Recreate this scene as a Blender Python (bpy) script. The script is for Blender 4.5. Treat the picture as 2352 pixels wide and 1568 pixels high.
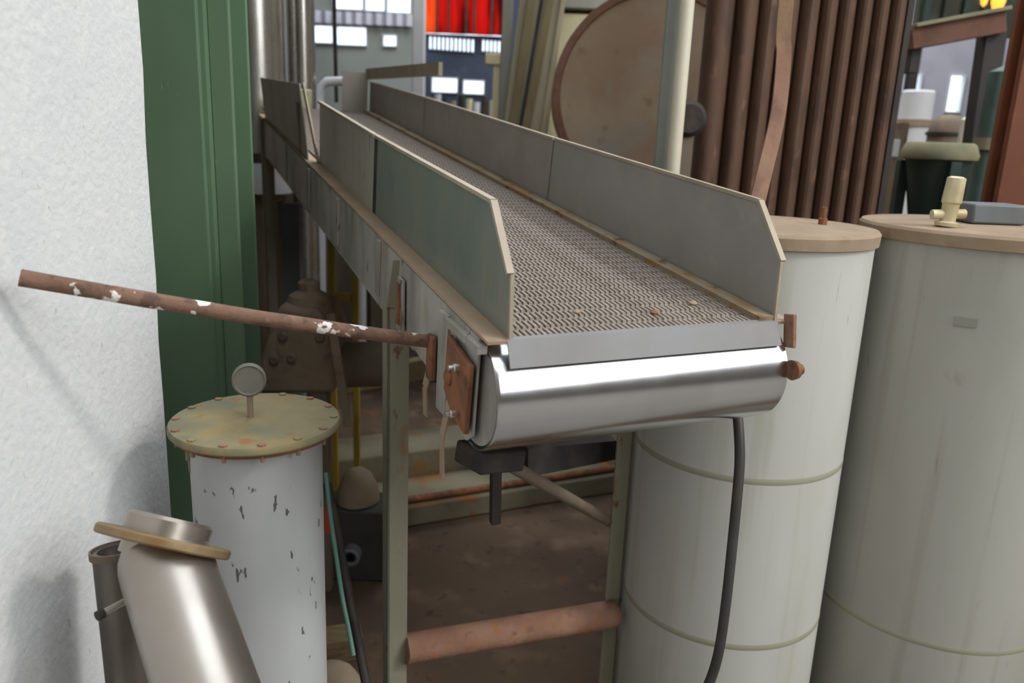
import bpy, bmesh, math, random
from mathutils import Vector, Matrix
random.seed(7)
S = bpy.context.scene
for o in list(bpy.data.objects): bpy.data.objects.remove(o)
COL = S.collection

# ---------------------------------------------------------------- camera
F = 1829.0
up = Vector((.0391, .9685, -.246)).normalized()
yy = (Vector((0, 0, 1)) - up * up.z).normalized()
xx = up.cross(yy)
RW = Matrix((xx, yy, up))                      # camera (right, up, forward) -> world
CAM = Vector((0, 0, 1.8))
cd = bpy.data.cameras.new('camera'); cam = bpy.data.objects.new('camera', cd); COL.objects.link(cam)
cr, cu, cf = RW.col[0], RW.col[1], RW.col[2]
cam.matrix_world = Matrix(((cr.x, cu.x, -cf.x, CAM.x), (cr.y, cu.y, -cf.y, CAM.y), (cr.z, cu.z, -cf.z, CAM.z), (0, 0, 0, 1)))
cd.sensor_width = 36; cd.lens = 36 * F / 2352; cd.clip_end = 200
cd.dof.use_dof = True; cd.dof.focus_distance = 1.8; cd.dof.aperture_fstop = 2.8
S.camera = cam

# ---------------------------------------------------------------- world, lights, exposure
S.view_settings.view_transform = 'Standard'; S.view_settings.look = 'None'
S.view_settings.gamma = 1; S.view_settings.use_curve_mapping = False
S.view_settings.exposure = 0.0
w = bpy.data.worlds.new('sky'); S.world = w; w.use_nodes = True
bg = w.node_tree.nodes['Background']; bg.inputs[0].default_value = (.78, .88, 1, 1); bg.inputs[1].default_value = 2.6

def area(name, loc, target, sx, sy, power, col):
    l = bpy.data.lights.new(name, 'AREA'); l.shape = 'RECTANGLE'; l.size = sx; l.size_y = sy; l.energy = power; l.color = col
    o = bpy.data.objects.new(name, l); COL.objects.link(o); o.location = loc
    o.rotation_euler = (Vector(target) - Vector(loc)).to_track_quat('-Z', 'Y').to_euler()
    return o
area('side_doorway_daylight', (6.9, -2.7, 5.5), (0, -2.7, 5.5), 7.2, 4.6, 410, (1, .985, .95))
area('high_opening_daylight', (6.85, -.5, 7.5), (-.7, 1.6, 1.2), 1.1, 1.0, 290, (1, .98, .95))
area('skylight_daylight', (2.0, .6, 7.9), (2.0, .6, 0), 4.2, 7.4, 120, (.97, .98, 1))
area('rear_skylight_daylight', (1.5, 8.0, 7.9), (1.5, 8.0, 0), 8.6, 2.2, 640, (.95, .97, 1))

# ---------------------------------------------------------------- pixel / depth helpers (survey of the photograph)
def P(px, py, z):                              # depth z along the view axis
    return CAM + RW @ (Vector(((px - 1176) / F, -(py - 784) / F, 1)) * z)
def V(px, py, Y):                              # on the vertical plane at distance Y
    d = RW @ Vector(((px - 1176) / F, -(py - 784) / F, 1)); return CAM + d * (Y / d.y)
def G(px, py, Z=0.0):                          # on the level Z
    d = RW @ Vector(((px - 1176) / F, -(py - 784) / F, 1)); return CAM + d * ((Z - 1.8) / d.z)
def X3(x, y, z): return Vector((x, y, z))

# ---------------------------------------------------------------- materials
def lin(h):
    v = [int(h[i:i + 2], 16) / 255 for i in (0, 2, 4)]
    return tuple(c / 12.92 if c <= .04045 else ((c + .055) / 1.055) ** 2.4 for c in v) + (1,)
def mat(name, base, rough=.6, metal=0.0, layers=(), bump=None, spec=.4, rvar=0.0, aniso=None):
    m = bpy.data.materials.new(name); m.use_nodes = True; nt = m.node_tree; N = nt.nodes; L = nt.links
    b = N['Principled BSDF']; b.inputs['Roughness'].default_value = rough; b.inputs['Metallic'].default_value = metal
    b.inputs['Specular IOR Level'].default_value = spec
    tc = N.new('ShaderNodeTexCoord')
    def noise(scale, st, detail=5, off=0):
        mp = N.new('ShaderNodeMapping'); mp.inputs['Scale'].default_value = st; mp.inputs['Location'].default_value = (off, off * 1.7, off * .6)
        L.new(tc.outputs['Object'], mp.inputs['Vector'])
        n = N.new('ShaderNodeTexNoise'); n.inputs['Scale'].default_value = scale; n.inputs['Detail'].default_value = detail
        L.new(mp.outputs[0], n.inputs['Vector']); return n
    col = None; k = 0
    for (c, scale, st, lo, hi, amt) in layers:
        k += 1
        n = noise(scale, st, 5, k * 3.1)
        r = N.new('ShaderNodeMapRange'); r.inputs['From Min'].default_value = lo; r.inputs['From Max'].default_value = hi
        r.inputs['To Max'].default_value = amt
        L.new(n.outputs['Fac'], r.inputs['Value'])
        mx = N.new('ShaderNodeMix'); mx.data_type = 'RGBA'
        if col is None: mx.inputs['A'].default_value = lin(base)
        else: L.new(col, mx.inputs['A'])
        mx.inputs['B'].default_value = lin(c); L.new(r.outputs[0], mx.inputs['Factor']); col = mx.outputs['Result']
    if col is None: b.inputs['Base Color'].default_value = lin(base)
    else: L.new(col, b.inputs['Base Color'])
    if rvar:
        n = noise(14, (1, 1, .3), 4, 9); r = N.new('ShaderNodeMapRange')
        r.inputs['To Min'].default_value = rough - rvar; r.inputs['To Max'].default_value = rough + rvar
        L.new(n.outputs['Fac'], r.inputs['Value']); L.new(r.outputs[0], b.inputs['Roughness'])
    if bump:
        n = noise(bump[0], bump[2] if len(bump) > 2 else (1, 1, 1), 6, 5)
        bp = N.new('ShaderNodeBump'); bp.inputs['Strength'].default_value = bump[1]; bp.inputs['Distance'].default_value = .01
        L.new(n.outputs['Fac'], bp.inputs['Height']); L.new(bp.outputs[0], b.inputs['Normal'])
    return m
U = (1, 1, 1)
M = {}
M['plaster'] = mat('white_plaster', 'D0D0CE', .95, 0, [('C6C7C8', 4, U, .4, .75, .5), ('D8D7D3', 34, (1, 1, .6), .5, .7, .6), ('9E9A94', 48, (1, 1, .4), .70, .74, .6)], (55, .28))
M['green'] = mat('green_paint', '627A5D', .55, 0, [('546C53', 4, (1, 1, .4), .4, .7, .8), ('8FA488', 60, (1, 1, .25), .73, .76, .5)], (8, .1))
M['tank'] = mat('white_tank_paint', 'BCBBB4', .55, 0, [('ABA99E', 3, (1, 1, .4), .42, .72, .8), ('A9A795', 16, (1.2, 1.2, .05), .56, .70, .55), ('8F8C7C', 45, (1, 1, .10), .69, .74, .7), ('8A7058', 7, (1, 1, .6), .72, .80, .5)], (12, .12, (1, 1, .3)))
M['tankgrey'] = mat('greyer_tank_paint', 'A8A69C', .55, 0, [('98968A', 3, (1, 1, .4), .42, .72, .8), ('8E8B7C', 16, (1.2, 1.2, .05), .56, .70, .5), ('757264', 45, (1, 1, .10), .69, .74, .7), ('7E6650', 7, (1, 1, .6), .72, .80, .5)], (12, .12, (1, 1, .3)))
M['drumpaint'] = mat('white_drum_paint', 'AFB0AF', .5, 0, [('9B9A95', 5, (1, 1, .3), .45, .75, .7), ('4B4641', 34, (1, 1, .4), .655, .675, .9), ('5E4A3A', 9, (1, 1, .35), .70, .72, .9)], (14, .1))
M['lid'] = mat('ochre_lid_paint', '857959', .8, 0, [('6C6D58', 6, U, .42, .62, .9), ('8F7C54', 12, U, .52, .66, .8), ('8A5F38', 20, U, .62, .70, .9)], (24, .3))
M['dustlid'] = mat('dusty_lid', '948069', .85, 0, [('A38F78', 9, U, .4, .7, .8), ('8C735B', 22, U, .58, .7, .7)], (30, .2))
M['rust'] = mat('rust', '6E4A36', .85, 0, [('8A5A3C', 12, U, .4, .6, .8), ('4B3328', 30, U, .52, .66, .8), ('A06A40', 22, U, .64, .72, .7)], (40, .4))
M['rustpink'] = mat('pink_rust_dust', '84614F', .9, 0, [('97735F', 10, U, .4, .65, .8), ('94622F', 26, U, .58, .68, .7), ('6F4A3A', 18, U, .62, .72, .7)], (46, .4))
M['rustfin'] = mat('brown_rust_fin', '533A2B', .7, 0, [('5B4130', 5, (1, 1, .25), .4, .65, .8), ('3B2A21', 12, (1, 1, .3), .52, .68, .8), ('7E5A46', 24, (1, 1, .5), .62, .74, .6)], (30, .25, (1, 1, .5)))
M['redcol'] = mat('orange_brown_paint', '6C3A20', .6, 0, [('5F341F', 6, (1, 1, .4), .4, .7, .8), ('7A4426', 14, U, .55, .7, .6)], (10, .1))
M['legpaint'] = mat('worn_grey_green_paint', '817C6C', .65, 0, [('8D8773', 8, (1, 1, .3), .4, .6, .7), ('8A6C44', 16, (1, 1, .4), .6, .68, .8), ('6E4A30', 24, (1, 1, .5), .66, .72, .9)], (26, .25))
M['steel'] = mat('brushed_stainless', 'B4B2AE', .24, 1, [('A39D94', 6, (1, 1, .6), .4, .7, .6)], (60, .008, (1, 4, 4)), rvar=.06)
M['chrome'] = mat('polished_nose_steel', 'CFCED0', .2, 1, [('A8A29A', 5, U, .5, .8, .5)], None, rvar=.04)
M['nose'] = mat('matt_nose_plate', '807F7E', .6, .3, [('76726E', 6, U, .45, .7, .7)], (30, .05))
M['galv'] = mat('galvanised_sheet', 'B4AEA2', .5, .35, [('A1968A', 4, (1, 1, .5), .4, .7, .8), ('A2917C', 9, (1, 1, .35), .56, .72, .7), ('6B625A', 40, (1, 1, .2), .66, .72, .6)], (20, .08), rvar=.1)
M['galvg'] = mat('galvanised_sheet_reflected_green', '7F8A82', .36, .5, [('9A9689', 3, (1, 1, .5), .48, .7, .8), ('A2917C', 9, (1, 1, .35), .60, .75, .7), ('6B625A', 40, (1, 1, .2), .68, .73, .6)], (20, .08), rvar=.1)  # green reflection on the near panel is put into the base colour
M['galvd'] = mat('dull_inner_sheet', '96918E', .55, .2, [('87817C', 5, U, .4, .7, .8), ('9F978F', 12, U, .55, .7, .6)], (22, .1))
M['sidesheet'] = mat('dented_side_sheet', 'B0ACA6', .5, .3, [('7F7B74', 7, (1, 1, .3), .45, .65, .9), ('A39078', 10, (1, 1, .5), .56, .7, .7), ('4F463E', 28, (1, 1, .22), .66, .71, .9)], (9, .35, (1, 1, .3)))
M['tan'] = mat('dusty_rail', 'A08C76', .8, .1, [('8F7D6B', 8, U, .4, .65, .7), ('A5764E', 14, U, .6, .7, .7)], (30, .2))
M['lip'] = mat('dull_edge_strip', 'A69A88', .6, .3, [('8F8473', 10, U, .4, .7, .7)], (30, .1))
M['belt'] = mat('dusty_belt_links', '8B8076', .75, .1, [('7A6E62', 18, U, .4, .65, .8), ('A2988C', 50, U, .55, .7, .7), ('6C5038', 7, U, .68, .74, .7)], (60, .3))
M['wear'] = mat('rust_stained_strip', '8A7E6A', .8, .05, [('8C6A3C', 9, U, .48, .62, .9), ('5E4228', 18, U, .58, .66, .9)], (40, .3))
M['rod'] = mat('rusty_rod_paint_splashes', '6B5040', .8, 0, [('7E5F4E', 20, U, .4, .6, .8), ('4A382E', 34, U, .55, .65, .7), ('DAD4CC', 26, U, .60, .63, .95)], (60, .4))
M['dark'] = mat('dark_grease_steel', '2E2A27', .7, .1, [('463B32', 14, U, .45, .65, .8)], (30, .3))
M['darkpost'] = mat('dark_painted_post', '2C2725', .6, 0, [('3A302B', 8, U, .45, .65, .8)], (20, .1))
M['black'] = mat('black_rubber', '3A3733', .55, 0, [('5C4636', 5, U, .58, .7, .8), ('4A474A', 9, U, .5, .7, .5)], (50, .1))
M['floor'] = mat('dirty_floor', '5A4838', .95, 0, [('4A3A2D', 2.2, U, .4, .62, .9), ('6E5A46', 6, U, .55, .7, .8), ('7A5030', 3, U, .64, .74, .7), ('3A2E25', 14, U, .6, .7, .7)], (9, .5))
M['palefloor'] = mat('pale_concrete_floor', '837F78', .8, 0, [('757069', 2, U, .4, .65, .8), ('8F8B84', 7, U, .55, .7, .6)], (14, .3))
M['concrete'] = mat('stained_concrete', '7F7862', .9, 0, [('6D6450', 5, U, .4, .65, .8), ('8A5E34', 4, (1, 1, 3), .56, .66, .9)], (26, .4))
M['dusty'] = mat('dust_covered_casting', '84735F', .9, 0, [('927F6B', 8, U, .4, .65, .8), ('6C5848', 16, U, .55, .68, .7)], (30, .3))
M['brownbase'] = mat('brown_dusty_steel', '75685A', .7, .1, [('685848', 5, (1, 1, .4), .4, .7, .8), ('86725F', 12, (1, 1, .4), .58, .72, .6)], (20, .15))
M['bluegrey'] = mat('blue_grey_paint', '6D7074', .6, 0, [('5C5B58', 6, (1, 1, .4), .45, .7, .8)], (20, .1))
M['cream'] = mat('cream_paint', 'CFC6A2', .55, 0, [('BDB28E', 4, (1, 1, .5), .4, .7, .8), ('8F8262', 14, (1, 1, .3), .66, .74, .7)], (14, .1))
M['creamd'] = mat('olive_slot_paint', '776A47', .7, 0, [('6A5C3C', 6, U, .4, .7, .8)], (20, .2))
M['palepipe'] = mat('pale_pipe_paint', 'CFC8B4', .5, 0, [('BEB59E', 6, (1, 1, .3), .45, .7, .7)], (20, .1))
M['greypipe'] = mat('grey_paint', '9A9A90', .55, 0, [('8C887C', 6, (1, 1, .3), .45, .7, .7), ('A07050', 10, U, .68, .74, .6)], (20, .1))
M['drumrust'] = mat('faded_rusty_steel', 'B9A68C', .75, .0, [('AC8E76', 3, U, .38, .58, .8), ('AFA89A', 2.6, U, .52, .66, .8), ('8E6C54', 9, U, .62, .74, .7)], (14, .25))
M['white'] = mat('white_paint', 'D6D6D8', .6, 0, [('C2C2C6', 3, U, .4, .7, .7)], (14, .1))
M['greywall'] = mat('grey_green_wall', '8D938E', .85, 0, [('828880', 3, U, .4, .7, .7)], (14, .15))
M['bluewall'] = mat('dark_blue_wall', '3B4354', .8, 0, [('30384A', 3, U, .4, .7, .8), ('4C556A', 5, U, .56, .72, .7)], (14, .15))
M['lilac'] = mat('lilac_wall', 'BDBDC8', .8, 0, [('A9A9B4', 3, U, .4, .7, .8)], (14, .1))
M['gloom'] = mat('dark_green_grey_wall', '4A4A40', .85, 0, [('383A32', 3, U, .4, .62, .9), ('5C5A52', 5, U, .55, .7, .8)], (12, .2))
M['hallwall'] = mat('hall_wall', '716D64', .9, 0, [('625E55', 3, U, .4, .7, .8)], (10, .2))
M['ceil'] = mat('ceiling_sheet', '9A958A', .9, 0, [('88837A', 3, U, .4, .7, .8)], (10, .2))
M['teal'] = mat('dark_teal_paint', '2E3D38', .6, 0, [('25302C', 5, U, .4, .65, .8)], (14, .15))
M['tealrim'] = mat('dusty_teal_rim', '8C8568', .8, 0, [('6C7059', 6, U, .45, .65, .8)], (20, .2))
M['yellow'] = mat('yellow_paint', '9C8430', .6, 0, [('87702A', 6, U, .45, .65, .8)], (20, .1))
M['brass'] = mat('pale_brass', 'CFC3A0', .45, .25, [('A8986E', 10, U, .45, .65, .8)], (20, .1))
M['tealcord'] = mat('teal_cable', '5E8474', .5)
M['red'] = mat('red_paint', 'B0442E', .5)
M['stone'] = mat('pale_dusty_stone', '9A8A74', .95, 0, [('86755F', 6, U, .4, .65, .8)], (16, .5))
M['timber'] = mat('dusty_timber', '6B5C42', .9, 0, [('5A4B35', 8, (1, 6, 6), .4, .65, .8)], (16, .3, (1, 6, 6)))
M['bolt'] = mat('zinc_bolt', 'C9C4BA', .35, .9)
M['mattsteel'] = mat('matt_stainless', 'C4C0BA', .27, .9, [('A8A29A', 3, (1, 1, .5), .4, .7, .7)], None, rvar=.08)
M['knob'] = mat('dull_grey_knob', '6A685D', .6, .1, [('7A776A', 12, U, .45, .65, .8)], (24, .2))
M['riser'] = mat('grey_riser_paint', '85877F', .55, 0, [('777870', 6, (1, 1, .3), .45, .7, .7)], (20, .1))
M['creamdull'] = mat('dull_beige_paint', '9E9478', .65, 0, [('8E8468', 5, (1, 1, .4), .4, .7, .8)], (16, .1))
M['shadedsteel'] = mat('shaded_stainless', '6E665F', .4, .7, [('5A524B', 8, U, .45, .65, .8)], (30, .1))  # stainless made darker: the shade on the rear pipe is in its colour
M['beamrust'] = mat('dull_rust_beam', '735243', .85, 0, [('5E4438', 8, U, .45, .65, .8)], (26, .3))
M['warmsteel'] = mat('dusty_stainless', 'A9A198', .33, .9, [('978E83', 6, (1, 1, .6), .4, .7, .7)], (60, .008), rvar=.06)
M['rustplate'] = mat('ochre_edge_flange', '8A7558', .55, .5, [('7A5C34', 12, U, .45, .62, .9)], (30, .2))
M['gloombrown'] = mat('dark_brown_backdrop', '453A31', .85, 0, [('372E27', 4, U, .4, .65, .8)], (14, .2))
M['bluegreydark'] = mat('dark_pump_paint', '45433F', .8, 0, [('38352F', 6, U, .45, .65, .8)], (20, .2))
M['flatbar'] = mat('bent_flat_bar_rust', '7A5844', .7, .1, [('8C7656', 6, (1, 1, .3), .45, .62, .9), ('5C4031', 12, (1, 1, .4), .55, .7, .8)], (30, .3))
M['tealduct'] = mat('teal_paint', '54695F', .6, 0, [('42544C', 5, U, .45, .65, .8)], (14, .1))
M['plate'] = mat('grey_label_plate', '8E8C84', .6)
def glass():
    m = bpy.data.materials.new('window_glass'); m.use_nodes = True; nt = m.node_tree; N = nt.nodes; L = nt.links
    out = N['Material Output']; N.remove(N['Principled BSDF'])
    t = N.new('ShaderNodeBsdfTransparent'); t.inputs[0].default_value = (.95, .97, 1, 1)
    g = N.new('ShaderNodeBsdfGlossy'); g.inputs['Roughness'].default_value = .05
    mx = N.new('ShaderNodeMixShader'); mx.inputs[0].default_value = .06
    L.new(t.outputs[0], mx.inputs[1]); L.new(g.outputs[0], mx.inputs[2]); L.new(mx.outputs[0], out.inputs[0]); return m
def sheet(name, c, c2=None):                    # translucent plastic sheet, lit from outside by the sky
    m = bpy.data.materials.new(name); m.use_nodes = True; nt = m.node_tree; N = nt.nodes; L = nt.links
    out = N['Material Output']; N.remove(N['Principled BSDF'])
    tc = N.new('ShaderNodeTexCoord'); mp = N.new('ShaderNodeMapping'); mp.inputs['Scale'].default_value = (1, 1, .25)
    n = N.new('ShaderNodeTexNoise'); n.inputs['Scale'].default_value = 5
    L.new(tc.outputs['Object'], mp.inputs[0]); L.new(mp.outputs[0], n.inputs['Vector'])
    r = N.new('ShaderNodeValToRGB'); r.color_ramp.elements[0].position = .42; r.color_ramp.elements[1].position = .6
    r.color_ramp.elements[0].color = lin(c2 or c); r.color_ramp.elements[1].color = lin(c); L.new(n.outputs['Fac'], r.inputs[0])
    t = N.new('ShaderNodeBsdfTranslucent'); d = N.new('ShaderNodeBsdfDiffuse'); mx = N.new('ShaderNodeMixShader'); mx.inputs[0].default_value = .35
    L.new(r.outputs[0], t.inputs[0]); L.new(r.outputs[0], d.inputs[0])
    L.new(t.outputs[0], mx.inputs[1]); L.new(d.outputs[0], mx.inputs[2]); L.new(mx.outputs[0], out.inputs[0]); return m
M['glass'] = glass()
M['redsheet'] = sheet('red_plastic_sheet', 'D8342A', '6A1A1C')
M['orangesheet'] = sheet('orange_plastic_sheet', 'FF8A3A', 'FF5A20')
M['lilacsheet'] = sheet('grey_lilac_plastic_sheet', '8A8890', '77757E')
def lampmat():
    m = bpy.data.materials.new('amber_lamp_glow'); m.use_nodes = True; b = m.node_tree.nodes['Principled BSDF']
    b.inputs['Base Color'].default_value = lin('E8A040'); b.inputs['Emission Color'].default_value = lin('FFB040'); b.inputs['Emission Strength'].default_value = 1.6
    return m
M['lamp'] = lampmat()

# ---------------------------------------------------------------- mesh builder
class MB:
    def __init__(s): s.bm = bmesh.new()
    def faces(s, vs, fs):
        v = [s.bm.verts.new(p) for p in vs]
        for f in fs:
            try: s.bm.faces.new([v[i] for i in f])
            except ValueError: pass
        return s
    def hexa(s, b4, t4):
        return s.faces(list(b4) + list(t4), [(3, 2, 1, 0), (4, 5, 6, 7), (0, 1, 5, 4), (1, 2, 6, 5), (2, 3, 7, 6), (3, 0, 4, 7)])
    def box(s, x0, x1, y0, y1, z0, z1):
        b = [X3(x0, y0, z0), X3(x1, y0, z0), X3(x1, y1, z0), X3(x0, y1, z0)]
        return s.hexa(b, [p + X3(0, 0, z1 - z0) for p in b])
    def obox(s, c, ax, ay, az, hx, hy, hz):    # oriented box, half sizes
        b = [c + ax * (i * hx) + ay * (j * hy) - az * hz for i, j in ((-1, -1), (1, -1), (1, 1), (-1, 1))]
        return s.hexa(b, [p + az * (2 * hz) for p in b])
    def bar(s, p, q, wd, th, ref=Vector((0, 0, 1))):   # th along ref-ish, wd across
        d = (q - p); L = d.length; d = d / L
        side = d.cross(ref)
        if side.length < 1e-4: side = d.cross(Vector((0, 1, 0)))
        side.normalize(); n = side.cross(d)
        return s.obox((p + q) / 2, d, side, n, L / 2, wd / 2, th / 2)
    def prism(s, poly, vec):
        n = len(poly); vec = Vector(vec)
        return s.faces(list(poly) + [p + vec for p in poly], [tuple(range(n - 1, -1, -1)), tuple(range(n, 2 * n))] + [(i, (i + 1) % n, n + (i + 1) % n, n + i) for i in range(n)])
    def tube(s, pts, r, seg=12, sx=1.0):
        pts = [Vector(p) for p in pts]; rs = r if isinstance(r, (list, tuple)) else [r] * len(pts); rings = []
        prev = None
        for i, p in enumerate(pts):
            d = (pts[min(i + 1, len(pts) - 1)] - pts[max(i - 1, 0)]).normalized()
            u_ = prev if prev is not None else (Vector((1, 0, 0)) if abs(d.x) < .8 else Vector((0, 1, 0)))
            u_ = (u_ - d * u_.dot(d)).normalized(); v_ = d.cross(u_); prev = u_
            rings.append([s.bm.verts.new(p + (u_ * math.cos(2 * math.pi * k / seg) * sx + v_ * math.sin(2 * math.pi * k / seg)) * rs[i]) for k in range(seg)])
        for a, b in zip(rings, rings[1:]):
            for k in range(seg): s.bm.faces.new((a[k], a[(k + 1) % seg], b[(k + 1) % seg], b[k]))
        s.bm.faces.new(rings[0][::-1]); s.bm.faces.new(rings[-1]); return s
    def lathe(s, o, prof, axis=Vector((0, 0, 1)), seg=48):
        axis = axis.normalized(); u_ = Vector((1, 0, 0)) if abs(axis.x) < .8 else Vector((0, 1, 0))
        u_ = (u_ - axis * u_.dot(axis)).normalized(); v_ = axis.cross(u_); rings = []
        for r, h in prof:
            if r < 1e-5: rings.append([s.bm.verts.new(o + axis * h)])
            else: rings.append([s.bm.verts.new(o + axis * h + (u_ * math.cos(2 * math.pi * k / seg) + v_ * math.sin(2 * math.pi * k / seg)) * r) for k in range(seg)])
        for a, b in zip(rings, rings[1:]):
            for k in range(seg):
                k2 = (k + 1) % seg
                if len(a) == 1 and len(b) == 1: continue
                if len(a) == 1: s.bm.faces.new((a[0], b[k2], b[k]))
                elif len(b) == 1: s.bm.faces.new((a[k], a[k2], b[0]))
                else: s.bm.faces.new((a[k], a[k2], b[k2], b[k]))
        return s
    def noisy(s, amp, freq=6):
        from mathutils import noise as nz
        for v in s.bm.verts: v.co += nz.noise_vector(v.co * freq) * amp
        return s
    def build(s, name, m, parent=None, bevel=0, smooth=True):
        base = parent_loc(parent)
        bmesh.ops.recalc_face_normals(s.bm, faces=s.bm.faces[:])
        if parent is None:                      # origin at the base of the object
            xs = [v.co for v in s.bm.verts]
            base = Vector((sum(v.x for v in xs) / len(xs), sum(v.y for v in xs) / len(xs), min(v.z for v in xs)))
        for v in s.bm.verts: v.co -= base
        me = bpy.data.meshes.new(name); s.bm.to_mesh(me); s.bm.free()
        me.materials.append(M[m] if isinstance(m, str) else m)
        if smooth:
            me.shade_smooth(); me.set_sharp_from_angle(angle=math.radians(35))
        o = bpy.data.objects.new(name, me); COL.objects.link(o)
        if parent is None: o.location = base
        else: o.parent = parent
        if bevel:
            bv = o.modifiers.new('bevel', 'BEVEL'); bv.width = bevel; bv.segments = 2; bv.limit_method = 'ANGLE'
        return o
def parent_loc(p):
    v = Vector((0, 0, 0))
    while p is not None: v += p.location; p = p.parent
    return v
def tag(o, label, cat, group=None):
    o['label'] = label; o['category'] = cat
    if group: o['group'] = group
    return o
def thing(name, label, cat, loc, group=None):
    o = bpy.data.objects.new(name, None); o.empty_display_size = .1; COL.objects.link(o); o.location = loc
    return tag(o, label, cat, group)
def struct(o): o['kind'] = 'structure'; return o
Z = Vector((0, 0, 1))
def smooth_path(p, n=6):
    out = []
    for i in range(len(p) - 1):
        a, b_, c_, d_ = p[max(i - 1, 0)], p[i], p[i + 1], p[min(i + 2, len(p) - 1)]
        for k in range(n):
            u_ = k / n; out.append(.5 * ((2 * b_) + (c_ - a) * u_ + (2 * a - 5 * b_ + 4 * c_ - d_) * u_ ** 2 + (3 * b_ - a - 3 * c_ + d_) * u_ ** 3))
    return out + [p[-1]]

# ================================================================ the setting
struct(MB().box(-6.2, 7.2, 1.75, 10.2, -.1, 0).build('floor', 'floor', smooth=False))
struct(MB().box(-6.2, 7.2, -8.2, 1.75, -.1, 0).build('floor', 'palefloor', smooth=False))
# partition wall on the left, rounded end corner, hand-trowelled face
def wall_left():
    b = MB(); ny, nz = 60, 50; x = -.868; y1 = 1.93; r = .045
    prof = [(x, -8 + (y1 - r + 8) * (i / ny) ** .6) for i in range(ny + 1)]
    prof += [(x - r + r * math.cos(t), y1 - r + r * math.sin(t)) for t in [math.radians(k * 15) for k in range(1, 7)]]
    prof += [(-1.4, y1), (-1.4, -8)]
    from mathutils import noise as nzm
    rows = []
    for j in range(nz + 1):
        z = 8.0 * j / nz; row = []
        for (px_, py_) in prof:
            d = nzm.noise(Vector((py_ * 3, z * 3, px_))) * .008 + nzm.noise(Vector((py_ * .9, z * .9, 4))) * .012
            row.append(b.bm.verts.new((px_ + (d if px_ > -1.3 else 0), py_ + d * .6, z)))
        rows.append(row)
    for a, c in zip(rows, rows[1:]):
        for k in range(len(prof)):
            k2 = (k + 1) % len(prof); b.bm.faces.new((a[k], a[k2], c[k2], c[k]))
    return b.build('wall_left', 'plaster')
struct(wall_left())

def holed(b, axis, c0, c1, u0, u1, z0, z1, holes):   # wall slab with rectangular openings
    us = sorted({u0, u1, *[h[0] for h in holes], *[h[1] for h in holes]}); zs = sorted({z0, z1, *[h[2] for h in holes], *[h[3] for h in holes]})
    for a, c in zip(us, us[1:]):
        for d, e in zip(zs, zs[1:]):
            mu, mz = (a + c) / 2, (d + e) / 2
            if any(h[0] < mu < h[1] and h[2] < mz < h[3] for h in holes): continue
            if axis == 'y': b.box(a, c, c0, c1, d, e)
            else: b.box(c0, c1, a, c, d, e)
    return b
YB = 10.0
def hole(x0, y0, x1, y1, Y=YB):                 # photograph rectangle -> opening on the back wall
    p, q = V(x0, y1, Y), V(x1, y0, Y); return (p.x, q.x, p.z, q.z)
H_low = [hole(716, 58, 765, 99), hole(771, 62, 843, 104), hole(879, 80, 912, 107)]
H_top = [hole(764, -18, 835, 22), hole(838, -18, 885, 26), hole(888, -18, 945, 30)]
H_two = [hole(991, 179, 1052, 212), hole(1063, 185, 1113, 216)]
H_strip = []
x = 985
for i in range(11): H_strip.append(hole(x + i * 9.7, 83 + i * .7, x + i * 9.7 + 7.2, 113 + i * .7))
for i in range(5): H_strip.append(hole(1107 + i * 9, 91 + i * .7, 1107 + i * 9 + 6.5, 118 + i * .7))
H_right = [hole(2064, 168, 2078, 210), hole(2083, 168, 2119, 210), hole(2168, 172, 2218, 258)]
H_gap = [hole(1588, 70, 1625, 180)]
p960 = V(962, 200, YB).x; p1165 = V(1190, 200, YB).x; p1990 = V(1985, 200, YB).x
ztop_red = V(1060, 80, YB).z; zr2 = V(1060, 119, YB).z; zmid = V(850, 100, YB).z
xr0, xr1 = V(978, 40, YB).x, V(1160, 40, YB).x
red_open = (xr0, xr1, ztop_red, 5.0)
zl0 = V(850, 60, YB).z + .02
# back wall in its three bays
struct(holed(MB(), 'y', YB, YB + .06, -6, p960, 0, 8, H_low + H_top).build('wall_back', 'greywall', smooth=False))
struct(holed(MB(), 'y', YB, YB + .06, p960, p1990, 0, 8, H_strip + H_two + H_gap + [red_open]).build('wall_back', 'bluewall', smooth=False))
struct(holed(MB(), 'y', YB, YB + .06, p1990, 7, 0, 8, H_right).build('wall_back', 'lilac', smooth=False))
def window(n, h, frame='white'):
    x0, x1, z0, z1 = h; t = min(.012, (x1 - x0) * .1)
    f = MB(); f.box(x0, x1, YB - .02, YB + .06, z0, z0 + t).box(x0, x1, YB - .02, YB + .06, z1 - t, z1)
    f.box(x0, x0 + t, YB - .02, YB + .06, z0 + t, z1 - t).box(x1 - t, x1, YB - .02, YB + .06, z0 + t, z1 - t)
    o = struct(f.build('window_%d' % n, frame, smooth=False))
    MB().box(x0 + t, x1 - t, YB + .01, YB + .02, z0 + t, z1 - t).build('pane', 'glass', o, smooth=False)
    return o
n_ = 1
for h in H_low + H_top + H_two + H_strip + H_right + H_gap: window(n_, h); n_ += 1
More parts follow.
